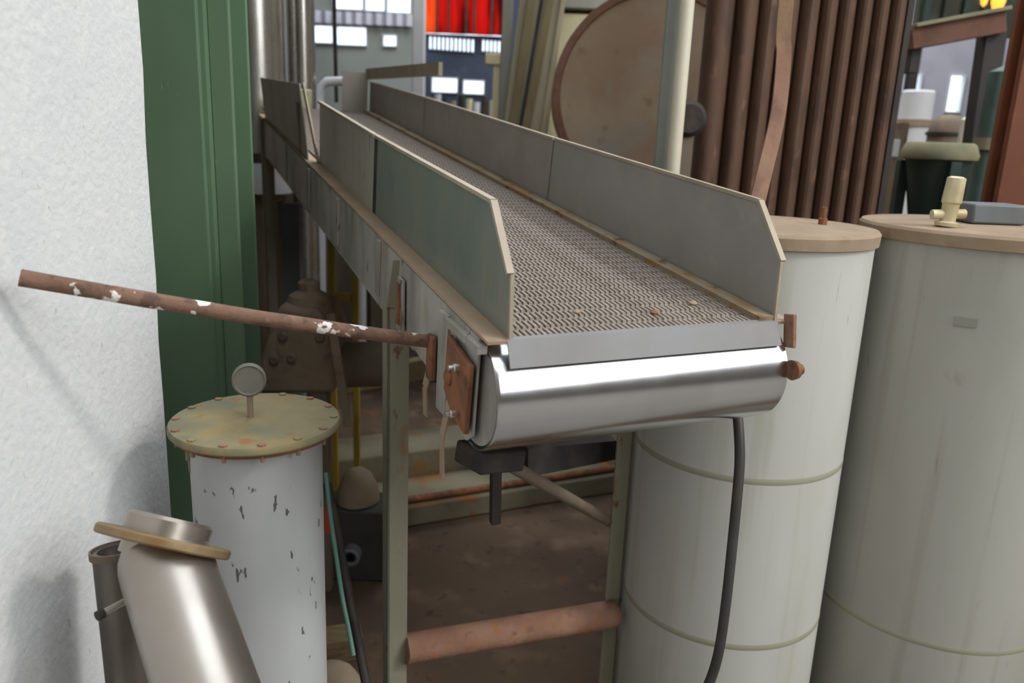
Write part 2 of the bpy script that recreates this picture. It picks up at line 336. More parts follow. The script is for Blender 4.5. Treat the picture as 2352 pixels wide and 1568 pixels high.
# translucent sheets that close the upper openings
o = thing('red_sheet_cladding', 'backlit red plastic sheeting above the row of small bright windows', 'cladding', (xr0, YB, ztop_red))
k = 6
for i in range(k):
    a = xr0 + (xr1 - xr0) * i / k; c = xr0 + (xr1 - xr0) * (i + 1) / k
    MB().box(a - .006, c + .006, YB - .05 - .02 * (i % 2), YB - .04 - .02 * (i % 2), ztop_red, 5.0).build('sheet', 'orangesheet' if i == 0 else 'redsheet', o, smooth=False)
for i in range(1, k): 
    a = xr0 + (xr1 - xr0) * i / k + random.uniform(-.05, .05)
    MB().box(a - .012, a + .012, YB - .12, YB - .075, ztop_red, 5.0).build('batten', 'dark', o, smooth=False)
# upper lilac corrugated band of the left bay
b = MB(); xa, xb = V(716, 60, YB).x, V(948, 60, YB).x; za, zb = V(850, 58, YB).z, V(850, 30, YB).z
o = thing('corrugated_band', 'grey lilac corrugated band between the two rows of far windows', 'cladding', (xa, YB - .05, za))
N_ = 10
for i in range(N_):
    a = xa + (xb - xa) * i / N_; c = xa + (xb - xa) * (i + 1) / N_
    MB().prism([X3(a, YB - .02, za), X3((a + c) / 2, YB - .06, za), X3(c, YB - .02, za)], (0, 0, zb - za)).build('panel', 'lilac', o, smooth=False)
# ceiling with two skylight openings, remaining shell walls
sk = [(-.1, 4.1, -3.1, 4.3), (-3, 6, 6.9, 9.1)]
b = MB(); xs = sorted({-6, 7.2, *[q for h in sk for q in h[:2]]}); ys = sorted({-8, 10.2, *[q for h in sk for q in h[2:]]})
for a, c in zip(xs, xs[1:]):
    for d, e in zip(ys, ys[1:]):
        if not any(h[0] < (a + c) / 2 < h[1] and h[2] < (d + e) / 2 < h[3] for h in sk): b.box(a, c, d, e, 8, 8.15)
struct(b.build('ceiling', 'ceil', smooth=False))
struct(MB().box(-6, 7, -8.2, -8, 0, 8).build('wall_front', 'hallwall', smooth=False))
struct(holed(MB(), 'x', 7, 7.2, -8, 10.2, 0, 8, [(-6.3, .9, 3.2, 7.8)]).build('wall_right', 'hallwall', smooth=False))
struct(MB().box(-6.2, -6, -8, 10.2, 0, 8).build('wall_side', 'hallwall', smooth=False))

# ================================================================ conveyor
yaw = math.radians(24.565); el = math.radians(7.8)
B = Vector((math.cos(yaw), math.sin(yaw), 0)); A = Vector((-math.sin(yaw) * math.cos(el), math.cos(yaw) * math.cos(el), math.sin(el))); Nn = B.cross(A)
O = P(1172, 782, 1.47)
def C(s, t, h): return O + A * s + B * t + Nn * h
W = .625
base = Vector((C(1.5, W / 2, 0).x, C(1.5, W / 2, 0).y, 0))
cv = thing('conveyor', 'long inclined steel belt conveyor with sheet guides and a polished nose', 'conveyor', base)
# belt rows: one mesh, shared
def slat_mesh():
    b = MB(); n = 47; wd = W - .035
    b.box(-wd / 2, wd / 2, -.0215, .0215, -.008, -.003)
    for i in range(n):
        x0 = -wd / 2 + wd * i / n; x1 = x0 + wd / n * .72
        y0, y1 = (-.0205, .0165) if i % 2 else (-.0185, .0185)
        b.hexa([X3(x0, y0, -.003), X3(x1, y0, -.003), X3(x1, y1, -.003), X3(x0, y1, -.003)],
               [X3(x0 + .001, y0 + .003, .002), X3(x1 - .001, y0 + .003, .002), X3(x1 - .001, y1 - .003, .002), X3(x0 + .001, y1 - .003, .002)])
    me = bpy.data.meshes.new('belt_slat'); bmesh.ops.recalc_face_normals(b.bm, faces=b.bm.faces[:]); b.bm.to_mesh(me); me.materials.append(M['belt']); return me
sm = slat_mesh(); R3 = Matrix((B, A, Nn)).transposed().to_4x4()
for i in range(80):
    o = bpy.data.objects.new('belt_slat', sm); COL.objects.link(o); o.parent = cv
    o.matrix_local = Matrix.Translation(C(.030 + i * .0445, W / 2 - .005, 0) - base) @ R3
# nose: sloping plate that laps over the polished roller drum
R_ = .119; sc = .066; hc = -.129
MB().prism([C(.004, -.006, .006), C(-.004, -.008, .003), C(-.030, -.008, -.043), C(-.026, -.008, -.046), C(.0, -.006, -.001)], B * (W + .014)).build('nose_plate', 'nose', cv, smooth=False)
MB().lathe(C(sc, -.036, hc), [(0, .02), (R_ - .004, .02), (R_ - .004, 0), (R_ - .001, -.0), (R_, .002), (R_, .008), (R_, W + .05), (R_, W + .058), (R_ - .003, W + .061), (.05, W + .061), (.045, W + .075), (0, W + .075)], B, 96).build('nose_roller', 'chrome', cv)
for t in (-.030,):
    b = MB(); b.prism([C(s_, t, h) for s_, h in [(.10, -.03)] + [(sc + .006 - .112 * math.sin(math.radians(p)), hc + .112 * math.cos(math.radians(p))) for p in range(40, 190, 10)] + [(.10, -.225)]], B * .005)
    b.build('nose_end_plate', 'sidesheet', cv)
# guides: sheet panels with a seam between them, each with a folded lip
def guide(side, s0, s1, h0, h1, m, near=False, out=0.0):
    t = 0 if side < 0 else W
    prof = [(s0, .0)] + ([(s0 + .02, .122 if side < 0 else .13), (s0 + .125, h0)] if near else [(s0, h0)]) + [(s1, h1), (s1, 0)]
    dt = B * (.003 if side > 0 else -.003)
    p = MB().prism([C(s, t, h) for s, h in prof], dt).build('guide_panel', m, cv, smooth=False)
    lip = MB(); pts = [C(s, t + side * .004, h) for s, h in prof[1:-1]]
    if near: pts = [C(s0 + .02, t + side * .004, prof[1][1])] + pts[1:]
    for a, c in zip(pts, pts[1:]): lip.bar(a, c, .014, .008, Nn)
    if near: lip.bar(C(s0, t, .002), C(s0 + .02, t, prof[1][1]), .007, .006, A)
    lip.build('guide_lip', 'lip', p, smooth=False)
    return p
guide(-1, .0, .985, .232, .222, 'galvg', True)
guide(-1, .992, 1.80, .222, .222, 'galv')
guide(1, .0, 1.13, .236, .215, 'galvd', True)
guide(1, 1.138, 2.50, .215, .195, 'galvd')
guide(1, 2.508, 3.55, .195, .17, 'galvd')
for sd_, s_, h_ in ((-1, .9885, .222), (1, 1.134, .215), (1, 2.504, .195)):
    t_ = (-.003 if sd_ < 0 else W + .0045)
    MB().bar(C(s_, t_, .004), C(s_, t_, h_), .03, .002, B).build('seam_strip', 'dark', cv, smooth=False)  # dark strip added behind each seam to keep light from showing through
# feed end hopper sheets
MB().prism([C(1.86, -.03, .0), C(1.93, -.05, .27), C(3.05, -.05, .195), C(3.05, -.03, 0)], B * -.004).build('hopper_panel', 'galv', cv, smooth=False)
MB().bar(C(1.80, -.006, .0), C(1.93, -.04, .27), .03, .006, B).build('hopper_strap', 'lip', cv)
MB().bar(C(2.02, -.034, .0), C(1.98, -.055, .20), .022, .006, B).build('hopper_strap', 'tan', cv)
MB().prism([C(3.56, W - .16, 0), C(3.56, W - .01, 0), C(3.56, W - .01, .22), C(3.56, W - .16, .22)], A * .004).build('end_plate', 'galv', cv, smooth=False)
MB().prism([C(3.6, .03, -.03), C(3.6, .3, -.03), C(3.6, .3, .1), C(3.6, .03, .1)], A * .03).build('feed_chute', 'cream', cv, bevel=.004)
MB().bar(C(3.58, W - .01, .21), P(1012, 158, 3.75), .02, .06, Nn).build('cross_bar', 'lip', cv)
# rails and side frames
for sd, t_a, t_b in ((-1, -.047, -.002), (1, W + .002, W + .045)):
    MB().prism([C(-.005, t_a, -.004), C(3.2, t_a, -.004), C(3.2, t_b, -.004), C(-.005, t_b, -.004)], Nn * .006).build('rail', 'tan', cv, smooth=False)
    te = t_a if sd < 0 else t_b - .005
    pr = [(.035, -.006), (3.2, -.006), (3.2, -.165), (.42, -.185), (.22, -.19), (.06, -.235), (.03, -.21)]
    f = MB().prism([C(s, te, h) for s, h in pr], B * .005).build('side_frame', 'sidesheet', cv, smooth=False)
    lip = MB(); lip.bar(C(.42, te + sd * -.012, -.186), C(3.2, te + sd * -.012, -.166), .028, .005, Nn); lip.build('frame_flange', 'sidesheet', f, smooth=False)
    for s in (.75, 1.25, 1.75, 2.3):
        MB().bar(C(s, te - (.004 if sd < 0 else -.008), -.012), C(s, te - (.004 if sd < 0 else -.008), -.16), .03, .006, B).build('stiffener', 'sidesheet', f, smooth=False)
MB().prism([C(.0, W - .044, .0), C(3.5, W - .044, 0), C(3.5, W - .004, 0), C(0, W - .004, 0)], Nn * .014).build('wear_strip', 'wear', cv, smooth=False)
MB().prism([C(.05, .0, -.03), C(3.5, 0, -.03), C(3.5, W, -.03), C(.05, W, -.03)], Nn * -.01).build('slider_bed', 'dark', cv, smooth=False)
MB().prism([C(.35, .02, -.17), C(3.1, .02, -.15), C(3.1, W - .02, -.15), C(.35, W - .02, -.17)], Nn * -.006).build('return_belt', 'dark', cv, smooth=False)
# bearing plate with bolts
bp = MB().prism([C(.03, -.053, -.06), C(.16, -.053, -.045), C(.16, -.053, -.165), C(.10, -.053, -.2), C(.03, -.053, -.205)], B * -.012).build('bearing_plate', 'rust', cv, bevel=.003)
for s, h in ((.085, -.085), (.085, -.185)):
    MB().lathe(C(s, -.06, h), [(0, 0), (.009, 0), (.009, .014), (.006, .016), (.006, .026), (0, .026)], -B, 12).build('bolt', 'bolt', bp)
MB().lathe(C(.13, -.06, -.125), [(0, 0), (.018, 0), (.017, .01), (.012, .014), (0, .014)], -B, 20).build('bearing_cap', 'rust', bp)
MB().bar(C(.01, -.05, -.02), C(.20, -.05, -.03), .02, .016, Nn).build('take_up_bar', 'sidesheet', cv)
MB().bar(C(.22, -.05, -.02), C(.20, -.05, -.24), .055, .01, B).build('frame_end_strap', 'sidesheet', cv, bevel=.003)
MB().bar(C(.27, -.058, -.09), C(.26, -.058, -.19), .035, .014, B).build('rusty_bracket', 'rust', cv, bevel=.004)
for s, h0, h1, wd in ((.30, -.17, -.30, .028), (.17, -.2, -.38, .024)):
    b = MB(); pts = [C(s - .01, -.05, h0), C(s + .012, -.052, (h0 + h1) / 2), C(s, -.05, h1)]
    for a, c in zip(pts, pts[1:]): b.bar(a, c, wd, .003, B)
    b.build('hanging_strip', 'tan', cv)
# slotted adjuster at the leg head
p0 = C(.52, -.055, -.055)
adj = MB(); adj.obox(p0 + Z * -.05, B, A, Z, .004, .022, .062); adj = adj.build('adjuster_plate', 'sidesheet', cv, bevel=.002)
MB().obox(p0 + Z * -.05 - B * .006, B, A, Z, .003, .008, .05).build('adjuster_slot', 'rust', adj)
# right end hardware
MB().bar(C(-.01, W + .03, .02), C(-.03, W + .03, -.05), .03, .01, B).build('nose_bracket', 'rustpink', cv, bevel=.002)
MB().lathe(C(-.06, W + .02, -.09), [(0, 0), (.022, 0), (.02, .012), (.012, .014), (.012, .026), (0, .026)], B, 20).build('roller_cap', 'rust', cv)
# legs: angle iron
H2 = Vector((B.x, B.y, 0)); A2 = Vector((-B.y, B.x, 0))
def leg(name, s, t, side, ztop, lift=0):
    p = C(s, t, 0); p.z = 0; b = MB()
    b.prism([p, p + H2 * .056 * -side, p + H2 * .056 * -side + A2 * .006, p + A2 * .006], Z * ztop)
    b.prism([p, p + A2 * .05, p + A2 * .05 + H2 * .006 * -side, p + H2 * .006 * -side], Z * ztop)
    return b.build(name, 'legpaint', cv, smooth=False)
zl = C(.6, 0, 0).z
l1 = leg('leg', .60, -.068, -1, zl - .14)
b = MB(); pa = C(.6, -.068, 0); pa.z = zl - .14
b.bar(pa + H2 * .02, pa + H2 * .028 + A2 * -.03 + Z * .125, .05, .006, A2); b.build('leg_head', 'legpaint', l1, bevel=.002)
leg('leg', .62, W + .078, 1, C(.62, 0, 0).z - .1)
leg('leg', 3.0, -.06, -1, C(3, 0, 0).z)
leg('leg', 3.0, W + .06, 1, C(3, 0, 0).z)
la = C(.62, -.05, 0); lb = C(.62, W + .05, 0)
zc = .86
def on_leg(t, z): p = C(.625, t, 0); p.z = z; return p
zbar = .55
# rusty crossbar between the front legs
ca = P(931, 1490, 2.25); cb = P(1410, 1409, 2.54)
MB().tube([ca, cb], .043, 20).noisy(.002, 30).build('leg_brace', 'rustpink', cv)
# drive tray, hanger post and diagonal tie under the nose
MB().bar(P(1075, 1050, 1.72), P(1175, 1042, 1.80), .10, .05).build('take_up_block', 'dark', cv, bevel=.006)
MB().bar(P(1139, 1060, 1.95), P(1137, 1200, 2.02), .024, .02, A).build('hanger_post', 'darkpost', cv)
MB().tube([P(1150, 1055, 1.9), P(1290, 1135, 2.2), P(1405, 1200, 2.5)], .017, 12).build('diagonal_tie', 'brownbase', cv)
MB().prism([P(1213, 1030, 2.3), P(1416, 1012, 2.5), P(1416, 1055, 2.5), P(1213, 1096, 2.3)], A * .25).build('drip_tray', 'dark', cv, smooth=False)

# ================================================================ things at the front
# rod wedged between the wall and the conveyor
ra, rb = P(45, 637, 1.325), P(1003, 786, 1.735)
b = MB(); pts = [ra.lerp(rb, i / 12) + Vector((0, 0, -.006 * math.sin(i / 12 * math.pi))) for i in range(13)]
b.tube(pts, [.0145] * 13, 16).noisy(.0012, 40)
tag(b.build('iron_rod', 'rod'), 'rusty iron rod splashed with white paint, leaning between white wall and conveyor', 'rod')

# small white drum with ochre lid
c = P(587, 945, 1.8); c.z = 0
zt = 1.165
t = thing('lidded_drum', 'small white drum with bolted ochre lid beside the plastered wall', 'drum', c)
MB().lathe(c, [(0, 0), (.148, 0), (.148, .02), (.145, .03), (.145, zt - .04), (.148, zt - .02), (0, zt - .02)], Z, 56).build('drum_body', 'drumpaint', t)
MB().lathe(c + Z * (zt - .03), [(.145, 0), (.176, .003), (.176, .012), (.145, .012)], Z, 56).build('drum_flange', 'rust', t)
ld = MB().lathe(c + Z * (zt - .018), [(0, 0), (.184, 0), (.187, .004), (.187, .013), (.184, .018), (0, .022)], Z, 56).build('drum_lid', 'lid', t)
for k in range(14):
    a = 2 * math.pi * (k + .35) / 14; p = c + Vector((math.cos(a), math.sin(a), 0)) * .172 + Z * zt
    MB().lathe(p, [(0, -.036), (.005, -.036), (.005, -.004), (.009, -.004), (.009, .004), (0, .005)], Z, 6).build('lid_bolt', 'rustpink' if k % 3 else 'lid', ld)
gp = P(572, 872, 1.78)
MB().tube([Vector((gp.x, gp.y, zt)), Vector((gp.x, gp.y, gp.z - .02))], .007, 10).build('knob_stem', 'dusty', t)
ax = (CAM - gp).normalized(); ax.z *= .4
MB().lathe(gp - ax.normalized() * .015, [(0, 0), (.035, 0), (.037, .004), (.037, .022), (.033, .026), (.030, .023), (0, .023)], ax, 36).build('lid_knob', 'knob', t)
cp = P(437, 1035, 1.75)
MB().lathe(cp - Z * .05, [(0, 0), (.006, 0), (.007, .028), (.011, .03), (.011, .06), (.006, .066), (0, .066)], Z, 10).build('lid_clamp', 'lid', t)

# bent stainless pipe with flange, bottom left
fc = P(377, 1243, 1.41); rayf = (fc - CAM).normalized()
ln = (P(530, 1277, 1.41) - P(222, 1210, 1.41)).normalized(); axp = ln.cross(rayf).normalized()
if axp.z < 0: axp = -axp
axp = (axp - rayf * .03).normalized()
pt0, pt1 = P(380, 1290, 1.40), P(472, 1568, 1.29)
dn = (pt1 - pt0).normalized(); axb = -dn; bc = pt0 + dn * ((pt0.z - .04) / -dn.z); Lp = (pt0 - bc).length
t = thing('flanged_pipe', 'stainless pipe with a rusty-edged flange leaning in the bottom left corner', 'pipe', Vector((bc.x, bc.y, 0)))
MB().lathe(bc, [(0, 0), (.0775, 0), (.0775, Lp - .06), (.0775, Lp - .02), (.0765, Lp + .005), (.073, Lp + .02), (.066, Lp + .034), (.05, Lp + .042), (0, Lp + .042)], axb, 56).build('pipe_body', 'warmsteel', t)
MB().lathe(fc, [(0, -.008), (.113, -.008), (.116, -.005), (.116, .006), (.113, .009), (0, .009)], axp, 48).build('flange', 'rustplate', t)
MB().lathe(fc, [(0, -.03), (.068, -.03), (.068, .004), (.074, .008), (.074, .036), (.068, .042), (0, .042)], axp, 40).build('pipe_cap', 'warmsteel', t)
sa = P(297, 1375, 1.40); sb = P(238, 1407, 1.36)
st = MB().tube([sa, sb], .006, 12).build('side_stud', 'bolt', t)
MB().tube([sb, sb + (sb - sa).normalized() * .012], .009, 10).build('stud_tip', 'dark', st)
# second, thinner pipe behind it
qa = P(270, 1262, 1.53); axq = Vector((-.10, .16, .98)).normalized(); qb = qa - axq * (qa.z / axq.z - .02)
t = thing('slim_pipe', 'slim stainless pipe, darkened as in shade, standing behind the flanged pipe against the wall', 'pipe', Vector((qb.x, qb.y, 0)))
Lq = (qa - qb).length
MB().lathe(qb, [(0, 0), (.045, 0), (.045, Lq), (.036, Lq), (.036, Lq - .02), (0, Lq - .02)], axq, 32).build('pipe_body', 'shadedsteel', t)
MB().lathe(qa - axq * .01, [(.046, 0), (.05, 0), (.05, .014), (.046, .014)], axq, 32).build('pipe_rim', 'brownbase', t)

# white tanks on the right
def tank(cx, cy, r, zt_, label, seams, paint='tank'):
    c = Vector((cx, cy, 0)); t = thing('storage_tank', label, 'tank', c, None)
    MB().lathe(c, [(0, 0), (r, 0), (r, zt_), (0, zt_)], Z, 96).build('tank_body', paint, t)
    for z in seams: MB().lathe(c + Z * z, [(r - .001, -.012), (r + .0004, -.008), (r + .0012, 0), (r + .0004, .008), (r - .001, .012)], Z, 96).build('weld_seam', 'tankseam', t)
    MB().lathe(c + Z * zt_, [(0, -.002), (r + .004, -.028), (r + .010, -.026), (r + .012, .004), (r + .006, .012), (r * .5, .02), (0, .022)], Z, 96).build('tank_lid', 'dustlid', t)
    return t, c
M['tankseam'] = mat('tank_seam', '97947F', .7)
k2 = V(1748, 522, 2.30); k3 = V(2275, 528, 2.36)
t2, c2 = tank(k2.x, k2.y, .305, k2.z, 'white storage tank with dusty lid right behind the conveyor nose', (.42, .93))
MB().lathe(c2 + X3(.155, -.05, k2.z + .018), [(0, 0), (.012, 0), (.012, .018), (.008, .02), (.008, .05), (0, .05)], Z, 14).build('lid_stub', 'rust', t2)
t3, c3 = tank(k3.x, k3.y, .345, k3.z, 'wider white storage tank cut by the right edge, carrying a pale valve', (.42,), 'tankgrey')
pv = Vector((V(2180, 480, 2.22).x, 2.22, k3.z + .018))
vl = MB().lathe(pv, [(0, 0), (.03, 0), (.032, .01), (.02, .014), (.022, .06), (.026, .065), (.024, .13), (.014, .135), (0, .135)], (Vector((.05, 0, 1))), 20).build('lid_valve', 'brass', t3)
MB().tube([pv + X3(-.045, 0, .03), pv + X3(.045, 0, .035)], .013, 12).build('valve_port', 'brass', vl)
lp = P(2205, 760, 2.0)
d = (lp - c3); d.z = 0; d.normalize(); sd_ = Z.cross(d)
MB().obox(c3 + d * .3458 + Z * lp.z, sd_, d, Z, .027, .0015, .012).build('label_plate', 'plate', t3)
bx = V(2268, 505, 2.34)
ob = MB().box(bx.x - .078, bx.x + .078, 2.28, 2.40, k3.z + .023, k3.z + .078)
tag(ob.build('tin_box', 'bluegrey', bevel=.006), 'flat grey tin box lying on the lid of the wider tank', 'box')

# black hose in front of the tank
hp = [P(1692, 935, 1.93), P(1697, 990, 1.90), P(1699, 1060, 1.89), P(1692, 1150, 1.89), P(1681, 1260, 1.91), P(1668, 1380, 1.94), P(1652, 1490, 1.97), P(1632, 1560, 2.0), P(1600, 1625, 2.02), P(1560, 1690, 2.03)]
last = hp[-1].copy(); hp += [Vector((last.x - .12, last.y - .02, max(.013, last.z * .35))), Vector((last.x - .3, last.y - .03, .014))]
tag(MB().tube(smooth_path(hp), .0125, 12).build('hose', 'black'), 'black rubber hose hanging under the polished nose in front of the white tank', 'hose')

# ================================================================ left background
# green steel column: face, groove, side strip
gx = V(470, 400, 2.4).x
t = thing('steel_column', 'green painted steel column just past the white wall', 'column', Vector((gx - .12, 2.5, 0)))
MB().box(gx - .30, gx, 2.40, 2.42, 0, 8).build('web_plate', 'green', t, bevel=.003)
MB().box(gx - .012, gx + .012, 2.42, 2.62, 0, 8).build('groove_plate', 'green', t, smooth=False)
x1 = V(500, 400, 2.47).x
MB().box(gx + .012, V(541, 400, 2.45).x, 2.45, 2.47, 0, 8).build('edge_flange', 'green', t, bevel=.003)
MB().box(gx - .30, V(541, 400, 2.45).x, 2.60, 2.62, 0, 8).build('rear_plate', 'green', t, smooth=False)

# stainless vessel standing on a collar and a brown base
vc = V(586, 200, 5.2); rV = (V(655, 200, 5.2).x - V(518, 200, 5.2).x) / 2; c = Vector((vc.x, 5.2, 0))
zb = V(580, 350, 5.2).z; zc2 = V(580, 372, 5.2).z; zd = V(580, 440, 5.2).z
t = thing('stainless_vessel', 'tall stainless vessel on a brown base just right of the green column', 'vessel', c)
MB().lathe(c, [(0, zb), (rV, zb), (rV, 5.4), (0, 5.5)], Z, 64).build('vessel_body', 'mattsteel', t)
MB().lathe(c, [(0, zc2), (rV + .015, zc2), (rV + .015, zb), (0, zb)], Z, 64).build('vessel_collar', 'dark', t)
MB().lathe(c, [(0, zd), (rV + .02, zd), (rV + .02, zc2), (0, zc2)], Z, 64).build('vessel_skirt', 'white', t)
MB().lathe(c, [(0, 0), (rV * .86, 0), (rV * .86, zd), (0, zd)], Z, 64).build('vessel_base', 'brownbase', t)
vp = V(552, 300, 4.92)
v_ = MB().lathe(vp + Z * -.03, [(0, 0), (.022, 0), (.03, .02), (.03, .05), (.02, .07), (0, .07)], Z, 16).build('drain_valve', 'brownbase', t)
MB().bar(V(551, 310, 4.9), V(560, 412, 4.87), .022, .012, Vector((0, 1, 0))).build('valve_handle', 'rust', v_)
MB().bar(V(562, 275, 4.9), V(564, 310, 4.89), .02, .012, Vector((0, 1, 0))).build('valve_stem', 'bolt', v_)
# duct beside it
dc = V(692, 100, 5.35); rD = .96 * (V(719, 100, 5.35).x - V(654, 100, 5.35).x) / 2; c = Vector((dc.x, 5.35, 0))
t = thing('stainless_duct', 'narrow stainless duct standing beside the tall vessel behind the conveyor', 'duct', c)
MB().lathe(c, [(0, 0), (rD, 0), (rD, 3.2), (0, 3.2)], Z, 48).build('duct_pipe', 'mattsteel', t)
MB().lathe(c, [(rD, 3.0), (rD + .01, 3.0), (rD + .01, 3.04), (rD, 3.04)], Z, 48).build('duct_band', 'mattsteel', t)
MB().lathe(c, [(rD, 3.2), (rD, 5.2), (0, 5.2)], Z, 48).build('duct_upper', 'mattsteel', t)
# grey elbow pipe at the far end of the belt
e = [V(733, 262, 5.5), V(734, 225, 5.5), V(738, 200, 5.5), V(750, 188, 5.5), V(800, 186, 5.5), V(822, 192, 5.5), V(828, 225, 5.5), V(828, 420, 5.5)]
b0 = V(733, 420, 5.5); e = [Vector((b0.x, b0.y, 0)), e[0]] + e[1:]; e[-1] = Vector((e[-2].x, e[-2].y, 0))
tag(MB().tube(e, .03, 14).build('arched_pipe', 'white'), 'pale arched pipe behind the feed end of the belt', 'pipe')
# hanging cable in front of the far windows
ca_ = [Vector((V(768, 0, 6).x, 6, 8)), V(768, -260, 6), V(768, 0, 6), V(770, 110, 6), V(773, 235, 6)]
tag(MB().tube(smooth_path(ca_, 4), .014, 8).build('hanging_cable', 'dark'), 'thin dark cable hanging in front of the far left windows', 'cable')
# dark box added behind the feed end to block bright background under the belt
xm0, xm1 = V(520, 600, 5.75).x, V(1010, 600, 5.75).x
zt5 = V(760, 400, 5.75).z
t = thing('dark_backdrop', 'added dark box blocking the bright background under the far end of the belt', 'machine', Vector(((xm0 + xm1) / 2, 6.1, 0)))
MB().box(xm0, xm1, 5.75, 6.5, 0, zt5).build('backdrop_body', 'gloombrown', t, bevel=.01)
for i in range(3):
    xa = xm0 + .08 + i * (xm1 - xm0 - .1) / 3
    MB().box(xa, xa + (xm1 - xm0) / 3 - .1, 5.735, 5.75, .15, zt5 - .12).build('backdrop_panel', 'brownbase', t, bevel=.004)
# blue grey stand pipe and brown post
pc = V(665, 560, 3.9)
t = thing('standing_panel', 'blue grey upright panel in shade under the left side of the belt', 'panel', Vector((pc.x, pc.y, 0)))
MB().box(V(640, 560, 3.9).x, V(688, 560, 3.9).x, 3.9, 3.96, .24, V(665, 468, 3.9).z).build('panel_sheet', 'bluegrey', t, bevel=.004)
MB().box(V(634, 560, 3.89).x, V(644, 560, 3.89).x, 3.885, 3.97, .24, V(665, 462, 3.9).z).build('panel_frame', 'brownbase', t, bevel=.003)
# yellow frame
t = thing('safety_frame', 'narrow yellow steel frame below the belt behind the dusty motor', 'frame', Vector((V(765, 600, 3.5).x, 3.5, 0)))
xa, xb = V(762, 600, 3.5).x, V(790, 600, 3.5).x; zt_, zm_ = V(762, 500, 3.5).z, V(770, 682, 3.5).z
MB().box(xa - .014, xa + .014, 3.486, 3.514, .11, zt_).build('upright', 'yellow', t, bevel=.003)
MB().box(xb - .014 + .05, xb + .014 + .05, 3.486, 3.514, .11, zt_).build('upright', 'yellow', t, bevel=.003)
MB().box(xa + .014, xb + .036, 3.49, 3.51, zm_ - .02, zm_ + .02).build('crosspiece', 'yellow', t, bevel=.003)
MB().box(xa + .014, xb + .036, 3.49, 3.51, zt_ - .05, zt_ - .01).build('crosspiece', 'yellow', t, bevel=.003)
# dusty gear motor
mc = V(690, 800, 2.95); zf = .0
t = thing('gear_motor', 'dust-covered gear motor on a stand behind the small lidded drum', 'motor', Vector((mc.x, mc.y, 0)))
f = [V(585, 858, 2.85), V(640, 700, 2.85), V(738, 715, 2.85), V(770, 800, 2.85), V(768, 905, 2.85), V(590, 905, 2.85)]
hs = MB().prism(f, (0, .3, 0)).noisy(.004, 9).build('gear_housing', 'dusty', t, bevel=.018)
for px_, py_ in ((650, 772), (630, 826), (670, 822), (735, 775)):
    q = V(px_, py_, 2.85); MB().lathe(q + X3(0, .012, 0), [(0, 0), (.02, 0), (.018, .02), (.012, .024), (0, .022)], Vector((0, -1, 0)), 14).build('housing_bolt', 'brownbase', hs)
MB().lathe(V(710, 690, 2.95) + Z * -.08, [(0, 0), (.085, 0), (.085, .06), (.075, .10), (.04, .12), (.04, .15), (.025, .16), (0, .16)], Z, 28).noisy(.004, 12).build('motor_cap', 'dusty', t)
MB().lathe(V(775, 838, 3.0), [(0, 0), (.075, 0), (.09, .02), (.09, .2), (.07, .24), (0, .25)], Vector((1, .25, 0)), 28).build('motor_barrel', 'brownbase', t)
for px_ in (610, 745):
    q = V(px_, 880, 2.95); MB().box(q.x - .03, q.x + .03, 2.86, 2.92, 0, q.z).build('stand_leg', 'brownbase', t, bevel=.004)
b = MB(); b.bar(V(760, 720, 2.8), V(800, 980, 2.75), .03, .02, Vector((0, 1, 0))); b.build('torn_guard', 'dusty', t)
# mustard channel beam across the gloom
t = tag(MB().bar(V(770, 880, 4.0), V(1010, 838, 4.3), .07, .12).build('channel_beam', 'timber', bevel=.006), 'mustard rusty beam crossing behind the front leg of the conveyor', 'beam')
# stack of two stained concrete plinths / long kerbs along the back of the pit
def kerb(p, q, wd, z0, z1, m, label):
    p = Vector((p.x, p.y, 0)); q = Vector((q.x, q.y, 0)); d = (q - p).normalized(); nrm = Vector((-d.y, d.x, 0))
    b = MB().prism([p + Z * z0, q + Z * z0, q + Z * z0 + nrm * wd, p + Z * z0 + nrm * wd], Z * (z1 - z0))
    return tag(b.build('concrete_kerb', m, bevel=.012), label, 'kerb')
k0, k1 = G(640, 1262), G(1425, 1130)
kerb(k0, k1, .32, 0, .11, 'concrete', 'lower rust-stained concrete kerb on the dirty floor under the conveyor')
dk = (k1 - k0).normalized(); nk = Vector((-dk.y, dk.x, 0))
kerb(k0 + nk * .34, k0.lerp(k1, .97) + nk * .34, .3, 0, .24, 'concrete', 'higher concrete kerb stepping up behind the stained one')
tag(MB().tube([k0 + Z * .13 + nk * .03, k1 + Z * .13 + nk * .03], .017, 10).build('kerb_pipe', 'rust'), 'thin rusty pipe lying along the top of the lower kerb', 'pipe')
# pale lump on a shelf behind the leg
sp = V(822, 1150, 3.05)
tag(MB().lathe(Vector((sp.x, sp.y, sp.z + .009)), [(0, 0), (.09, 0), (.085, .06), (.06, .11), (.03, .135), (0, .14)], Z, 20).noisy(.008, 8).build('dusty_lump', 'stone'), 'pale dusty lump of residue piled behind the front left leg', 'lump')
t = thing('low_box', 'dark low pump box on the floor carrying the pale lump', 'box', Vector((sp.x, sp.y, 0)))
MB().box(sp.x - .15, sp.x + .13, sp.y - .1, sp.y + .1, 0, sp.z).build('box_body', 'bluegreydark', t, bevel=.01)
rp = V(806, 1275, 2.925)
MB().lathe(rp + X3(0, .03, 0), [(.022, 0), (.04, 0), (.04, .05), (.03, .055), (.022, .05)], Vector((0, -1, 0)), 24).build('port_ring', 'bluegrey', t)
